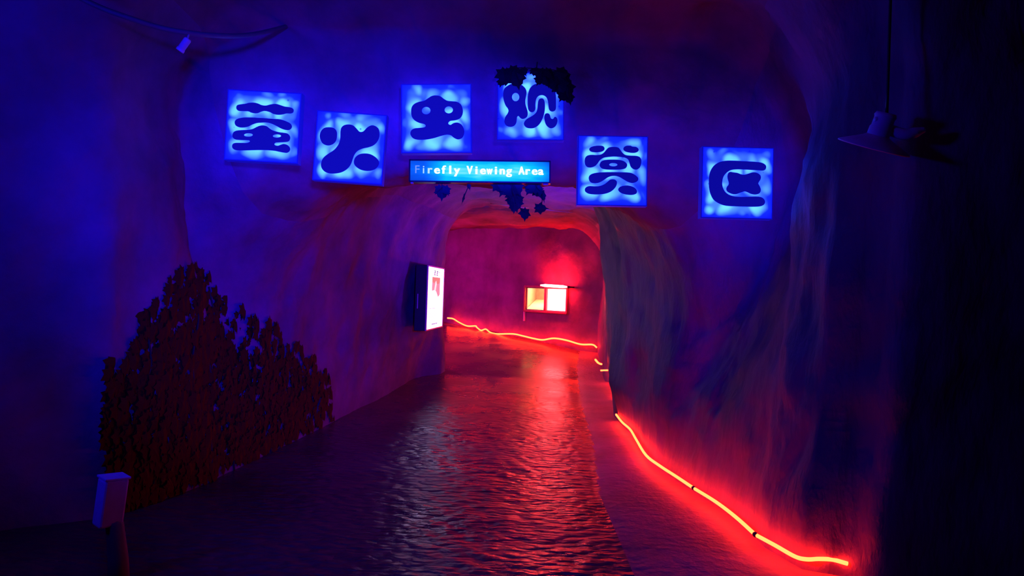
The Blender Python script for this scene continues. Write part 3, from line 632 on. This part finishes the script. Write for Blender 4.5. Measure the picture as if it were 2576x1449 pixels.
CX = {0: 1050, 1: 1065.5, 2: 1082, 3: 1099.5, 4: 1116.5, 5: 1132.5, 6: 1149.5, 8: 1181.5, 9: 1198.5, 10: 1215, 11: 1231.5, 12: 1247.5, 13: 1263.5, 14: 1280.5, 16: 1312, 17: 1328, 18: 1345, 19: 1360.5}
M['ink_dim'] = emit('lettering_dim', (0.20, 0.32, 1.0), 0.95); M['ink_mid'] = emit('lettering_mid', (0.42, 0.68, 1.0), 1.1); M['ink_white'] = emit('lettering_white', (0.78, 1.0, 1.0), 1.35)
kx = 5.78 / F
for i, ch in enumerate(TXT):
    if i not in CX: continue
    d = bpy.data.curves.new('temporary', 'FONT'); d.body = ch; d.size = 1.0; d.extrude = 0.0
    d.offset = 0.0 if i == 0 else (0.006 if i == 1 else (0.010 if i == 2 else 0.016))
    V, Fc = curve_mesh(d)
    xs = [p.x for p in V]; x0, x1 = min(xs), max(xs); mid_ = (x0 + x1) / 2
    S = 28.5 * kx                                               # letter size on the sign
    wmax = (14.5 if i > 2 else 13.5) * kx
    sxc = min(S * 1.05, wmax / (x1 - x0)) if ch not in 'il' else S * 1.1
    py_b = 437.6 + (CX[i] - 1207) * 0.0105 * 1.2                 # baseline in the photograph
    p = on_plane(CX[i], py_b, ce, ne) - ce
    bx_, by_ = p.dot(ue), p.dot(ve)
    zz = 0.0012 + 0.0004 * (i % 3)
    o = obj('letter', merge(*[([qe(bx_ + (q.x - mid_) * sxc + sh * kx, by_ + q.y * S, zz + 0.0003 * abs(sh)) for q in V], Fc) for sh in ((0,) if i < 2 else (-0.9, 0, 0.9))]), 'ink_dim' if i == 0 else ('ink_mid' if i < 3 else 'ink_white'), es)
    if i == 0: o['label'] = 'dim thin letter'

# ------------------------------------------------------------------ ivy
LEAF = [(0, -0.5), (0.10, -0.36), (0.36, -0.42), (0.30, -0.20), (0.50, 0.02), (0.30, 0.10), (0.24, 0.26), (0.08, 0.34), (0, 0.56), (-0.08, 0.34), (-0.24, 0.26), (-0.30, 0.10), (-0.50, 0.02), (-0.30, -0.20), (-0.36, -0.42), (-0.10, -0.36)]
def leaf(c, size, dirv, nrm, wide=1.0):
    t = dirv.normalized(); n = (nrm - t * nrm.dot(t)).normalized(); s = t.cross(n)
    V = [c + s * (x * size * wide) + t * (y * size) + n * (-abs(x) * size * 0.28 - (y ** 2) * size * 0.15) for x, y in LEAF]
    V.append(c + t * (-0.1 * size))
    m = len(LEAF)
    V2 = [v - n * 0.0012 for v in V]
    Fc = [(m, i, (i + 1) % m) for i in range(m)] + [(2 * m + 1, m + 1 + (i + 1) % m, m + 1 + i) for i in range(m)] + [(i, m + 1 + i, m + 1 + (i + 1) % m, (i + 1) % m) for i in range(m)]
    return V + V2, Fc
def vine(name, label, leaves, stems, base, r=0.004):
    root = empty(name, base); tag(root, label, 'plant')
    for st in stems: obj('stem', tube(smooth_path(st, 4), r, 6), 'stem', root, True)
    for lf in leaves: obj('leaf', leaf(*lf), 'leaf', root)
    return root
rn = random.Random(12)
def lv(px, py, dpt, spx, ang=None, wide=1.0):
    spx *= 1.18
    a = rn.uniform(-0.9, 0.9) if ang is None else math.radians(ang)
    return (at(px, py, dpt), spx * dpt / F, Vector((math.sin(a), rn.uniform(-.3, .1), -math.cos(a))), Vector((rn.uniform(-.4, .4), -1, rn.uniform(-.1, .5))), wide)
D4 = 5.80
lf4 = [lv(1268, 190, D4, 42, 10), lv(1262, 204, D4, 30, -15), lv(1282, 192, D4, 44, -20, .9), lv(1300, 198, D4, 46, 15), lv(1306, 186, D4, 34, 60), lv(1318, 180, D4 + .01, 22, 30),
       lv(1362, 188, D4, 40, -10), lv(1374, 198, D4, 40, 20), lv(1356, 202, D4 - .01, 26, -20), lv(1384, 184, D4, 36, 30), lv(1400, 196, D4, 44, -10), lv(1394, 210, D4, 38, 10), lv(1408, 218, D4, 44, 25),
       lv(1420, 202, D4, 40, 50), lv(1428, 222, D4, 40, 20), lv(1417, 240, D4 - .01, 34, -30), lv(1432, 246, D4, 30, 15), lv(1345, 178, D4 + .01, 24, 80), lv(1292, 178, D4 + .02, 32, 70), lv(1414, 182, D4, 36, 80)]
zt = at(1335, 172, D4 + 0.10)
st4 = [[at(1255, 176, D4 + .02), at(1300, 171, D4 + .01), at(1350, 173, D4 + .02), at(1405, 180, D4 + .01), at(1432, 215, D4), at(1430, 250, D4)]]
vine('ivy', 'dark ivy trailing over the top of the ivy-covered blue sign', lf4, st4 + [[at(1350, 173, D4 + .02), at(1352, 150, 5.98), at(1354, 135, 5.97)]], at(1352, 172, D4))
DH = 5.92
lfh = [lv(1284, 478, DH, 42, 5), lv(1268, 476, DH, 36, -30), lv(1292, 492, DH, 38, 10), lv(1300, 474, DH, 36, 30), lv(1286, 504, DH, 30, -10), lv(1298, 514, DH, 34, 8), lv(1305, 502, DH, 26, 30), lv(1293, 523, DH - .01, 24, 0),
       lv(1321, 538, DH, 32, 0, .95), lv(1345, 470, DH, 38, 10), lv(1334, 474, DH, 34, -30), lv(1352, 482, DH, 30, 30), lv(1366, 491, DH, 33, 12, .5), lv(1361, 524, DH, 32, 90, .85), lv(1354, 520, DH - .01, 18, -60), lv(1254, 468, DH, 34, 40)]
sth = [[at(1290, 445, 5.97), at(1288, 470, DH), at(1296, 505, DH + .005), at(1310, 525, DH + .005), at(1322, 535, DH + .005)], [at(1345, 445, 5.97), at(1350, 470, DH + .005), at(1364, 490, DH + .005), at(1362, 520, DH + .005)]]
vine('ivy', 'ivy strand of pointed leaves dangling below the long English sign', lfh, sth, at(1290, 445, DH))
lfl = [lv(1112, 484, DH + .03, 36, 0), lv(1104, 478, DH + .03, 24, -40), lv(1122, 478, DH + .03, 26, 30), lv(1180, 468, DH + .03, 20, 15, .5), lv(1165, 499, DH + .03, 26, -12, .22)]
stl = [[at(1112, 448, 5.97), at(1112, 465, DH + .035), at(1112, 484, DH + .035)], [at(1182, 448, 5.97), at(1179, 466, DH + .035), at(1166, 498, DH + .035)]]
vine('ivy', 'few small ivy leaves below the left end of the long English sign', lfl, stl, at(1112, 448, DH))

# creeper of large dark leaves over the foot of the left wall
def wall_l(y, z):
    i = min(range(len(ys)), key=lambda q: abs(ys[q] - y)); c = G[i, :NW]
    j = int(np.argmin(np.abs(c[:, 2] - z))); return Vector(c[j])
TOPC = [(4.9, 0.9), (5.15, 1.25), (5.5, 1.5), (5.8, 1.78), (6.3, 1.72), (6.7, 1.35), (7.3, 1.1), (8.3, 0.7), (9.2, 0.3)]
lc_parts, rn2 = [], random.Random(5)
while len(lc_parts) < 2500:
    y = rn2.uniform(4.95, 9.0); zt_ = lerp_table(TOPC, y)[0] + 0.12 * noise.noise(Vector((y * 3, 0, 0))); z = rn2.uniform(0.03, zt_)
    if rn2.random() > 1.15 - 0.16 * max(0, y - 5) ** 1.5: continue
    if z > 0.72 * zt_ and rn2.random() < 0.6: continue
    p = wall_l(y, z); p.x += rn2.uniform(0.006, 0.035); p.y = y; p.z = z
    lc_parts.append(leaf(p, rn2.uniform(0.08, 0.17), Vector((rn2.uniform(-.1, .1), rn2.uniform(-.8, .8), -1)), Vector((1, rn2.uniform(-.25, .05), rn2.uniform(-.05, .15)))))
cb = wall_l(6.0, 0.05); cb.z = 0.0
cr = empty('creeper', cb); tag(cr, 'dark leafy creeper covering the lower left wall beside the floor', 'plant')
M['creeper'] = plain('creeper_leaf', (0.085, 0.018, 0.007), 0.8, 0.0, 0.1)
obj('foliage', merge(*lc_parts), 'creeper', cr)
for yy in (5.25, 5.9, 6.3, 7.0):
    zz = lerp_table(TOPC, yy)[0] * 0.9; pts = []
    for i in range(6):
        p = wall_l(yy + 0.08 * math.sin(i * 1.7), max(0.02, zz * i / 5)); p.x += 0.012; p.z = zz * i / 5 + 0.005; pts.append(p)
    obj('stem', tube(smooth_path(pts, 4), 0.008, 6), 'stem', cr, True)

# ------------------------------------------------------------------ old lamp with a flared shade, upper right
dl = 3.95; kl = dl / F
def al(px, py, dd=0.0): return at(px, py, dl + dd)
pl = empty('pendant_lamp', al(2225, 385)); tag(pl, 'unlit old lamp with a flared metal shade high in front of the dark right wall', 'lamp')
ax = (al(2212, 372) - al(2231, 290)).normalized(); ax = (ax + Y * 0.36).normalized()
c0 = al(2231, 283)
obj('neck', lathe(c0, ax, [(0, 0.0), (0.002, 0.05), (0.02, 0.058), (0.03, 0.053), (0.075, 0.053), (0.085, 0.058), (0.135, 0.058), (0.145, 0.045)], 24), 'enamel', pl, True)
obj('shade', lathe(c0, ax, [(0.118, 0.05), (0.135, 0.075), (0.155, 0.12), (0.185, 0.185), (0.193, 0.188), (0.188, 0.180), (0.155, 0.112), (0.135, 0.066)], 32), 'enamel', pl, True)
obj('bulb', lathe(c0, ax, [(0.12, 0.0), (0.13, 0.02), (0.15, 0.028), (0.17, 0.024), (0.18, 0.0)], 16), 'pale', pl, True)
arm = obj('side_arm', tube(smooth_path([c0 + ax * 0.09 + X * 0.04, al(2275, 338), al(2300, 334), al(2325, 326)], 5), [0.03] * 11 + [0.027, 0.024, 0.02, 0.018, 0.016], 10), 'enamel', pl, True)
obj('knob', lathe(al(2206, 300), -X, [(-0.03, 0.012), (0.0, 0.014), (0.012, 0.014), (0.012, 0.0)], 12), 'enamel', pl, True)
obj('hanging_rod', tube([c0 + Z * -0.01, c0 + Z * 0.1, c0 + Z * 0.7, Vector((c0.x, c0.y, 4.0))], 0.008, 10), 'black', pl, True)

# ------------------------------------------------------------------ tilted box on a short post, lower left
bd = 3.9
bt, bb = at(275, 1200, bd), at(258, 1322, bd)
bo = empty('marker_post', Vector((bb.x + 0.06, bd + 0.02, 0.0))); tag(bo, 'small tilted box on a short post at the lower left rock corner', 'marker post')
vv = (bt - bb).normalized(); yaw = math.radians(38)
uu = Vector((math.cos(yaw), -math.sin(yaw), 0)); uu = (uu - vv * uu.dot(vv)).normalized(); nn = uu.cross(vv).normalized()
cc = (bt + bb) / 2 + X * 0.025
M['post_wood'] = plain('post_wood', (0.16, 0.10, 0.10), 0.8)
M['ivory'] = plain('ivory_plastic', (0.45, 0.4, 0.8), 0.6)
obj('box', box_uv(cc, uu, vv, nn, 0.048, 0.125, 0.062, 0.012), 'ivory', bo)
obj('lid', box_uv(cc + vv * 0.131, uu, vv, nn, 0.052, 0.006, 0.066, 0.003), 'ivory', bo)
pb = cc - vv * 0.10
obj('post', tube([Vector((pb.x + 0.06, pb.y + 0.02, -0.03)), Vector((pb.x + 0.05, pb.y + 0.02, 0.12)), Vector((pb.x + 0.03, pb.y + 0.01, 0.3)), pb], [0.055, 0.05, 0.045, 0.04], 10), 'post_wood', bo, True)

# ------------------------------------------------------------------ conduit and little spotlight, upper left
cd = [at(120, -60, 4.45), at(190, -12, 4.5), at(260, 22, 4.55), at(330, 47, 4.6), at(400, 69, 4.7), at(470, 82, 4.8), at(540, 89, 4.95), at(600, 90, 5.15), at(650, 84, 5.4), at(700, 72, 5.7), at(740, 60, 6.0)]
cn = tag(obj('conduit', tube(smooth_path(cd, 5), 0.017, 10), 'pipe', None, True), 'thick cable conduit curving under the cave ceiling at the upper left', 'pipe')
sl0, sl1 = at(474, 97, 4.8), at(449, 132, 4.8)
so = empty('spotlight', sl0.copy()); tag(so, 'small tilted cylindrical spotlight hanging just below the ceiling conduit', 'spotlight')
ds = (sl1 - sl0).normalized()
obj('body', lathe(sl0, ds, [(0, 0.0), (0.001, 0.018), (0.01, 0.024), (0.08, 0.024), (0.082, 0.027), (0.10, 0.027), (0.10, 0.022), (0.092, 0.02), (0.092, 0.0)], 18), 'pale', so, True)
obj('bracket', tube([sl0 + ds * 0.02, sl0 + Z * 0.02, at(476, 84, 4.81)], 0.006, 8), 'metal', so, True)

# thin pale cable pinned across the passage ceiling
def ceil_z(x, y):
    i = min(range(len(ys)), key=lambda q: abs(ys[q] - y)); c = G[i, NW:NW + 2 * NE + NC]
    return float(c[int(np.argmin(np.abs(c[:, 0] - x))), 2])
cb_ = []
for px, py in ((1235, 513), (1262, 515), (1290, 519), (1320, 521), (1350, 523), (1380, 528), (1412, 532), (1440, 534)):
    best = min((abs(ceil_z(at(px, py, q).x, q) - 0.012 - at(px, py, q).z), q) for q in np.arange(9.8, 14.5, 0.05))[1]
    p = at(px, py, best); p.z = ceil_z(p.x, best) - 0.012; cb_.append(p)
tag(obj('ceiling_cable', tube(smooth_path(cb_, 4), 0.007, 6), 'pale', None, True), 'thin pale cable running across the red passage ceiling', 'cable')
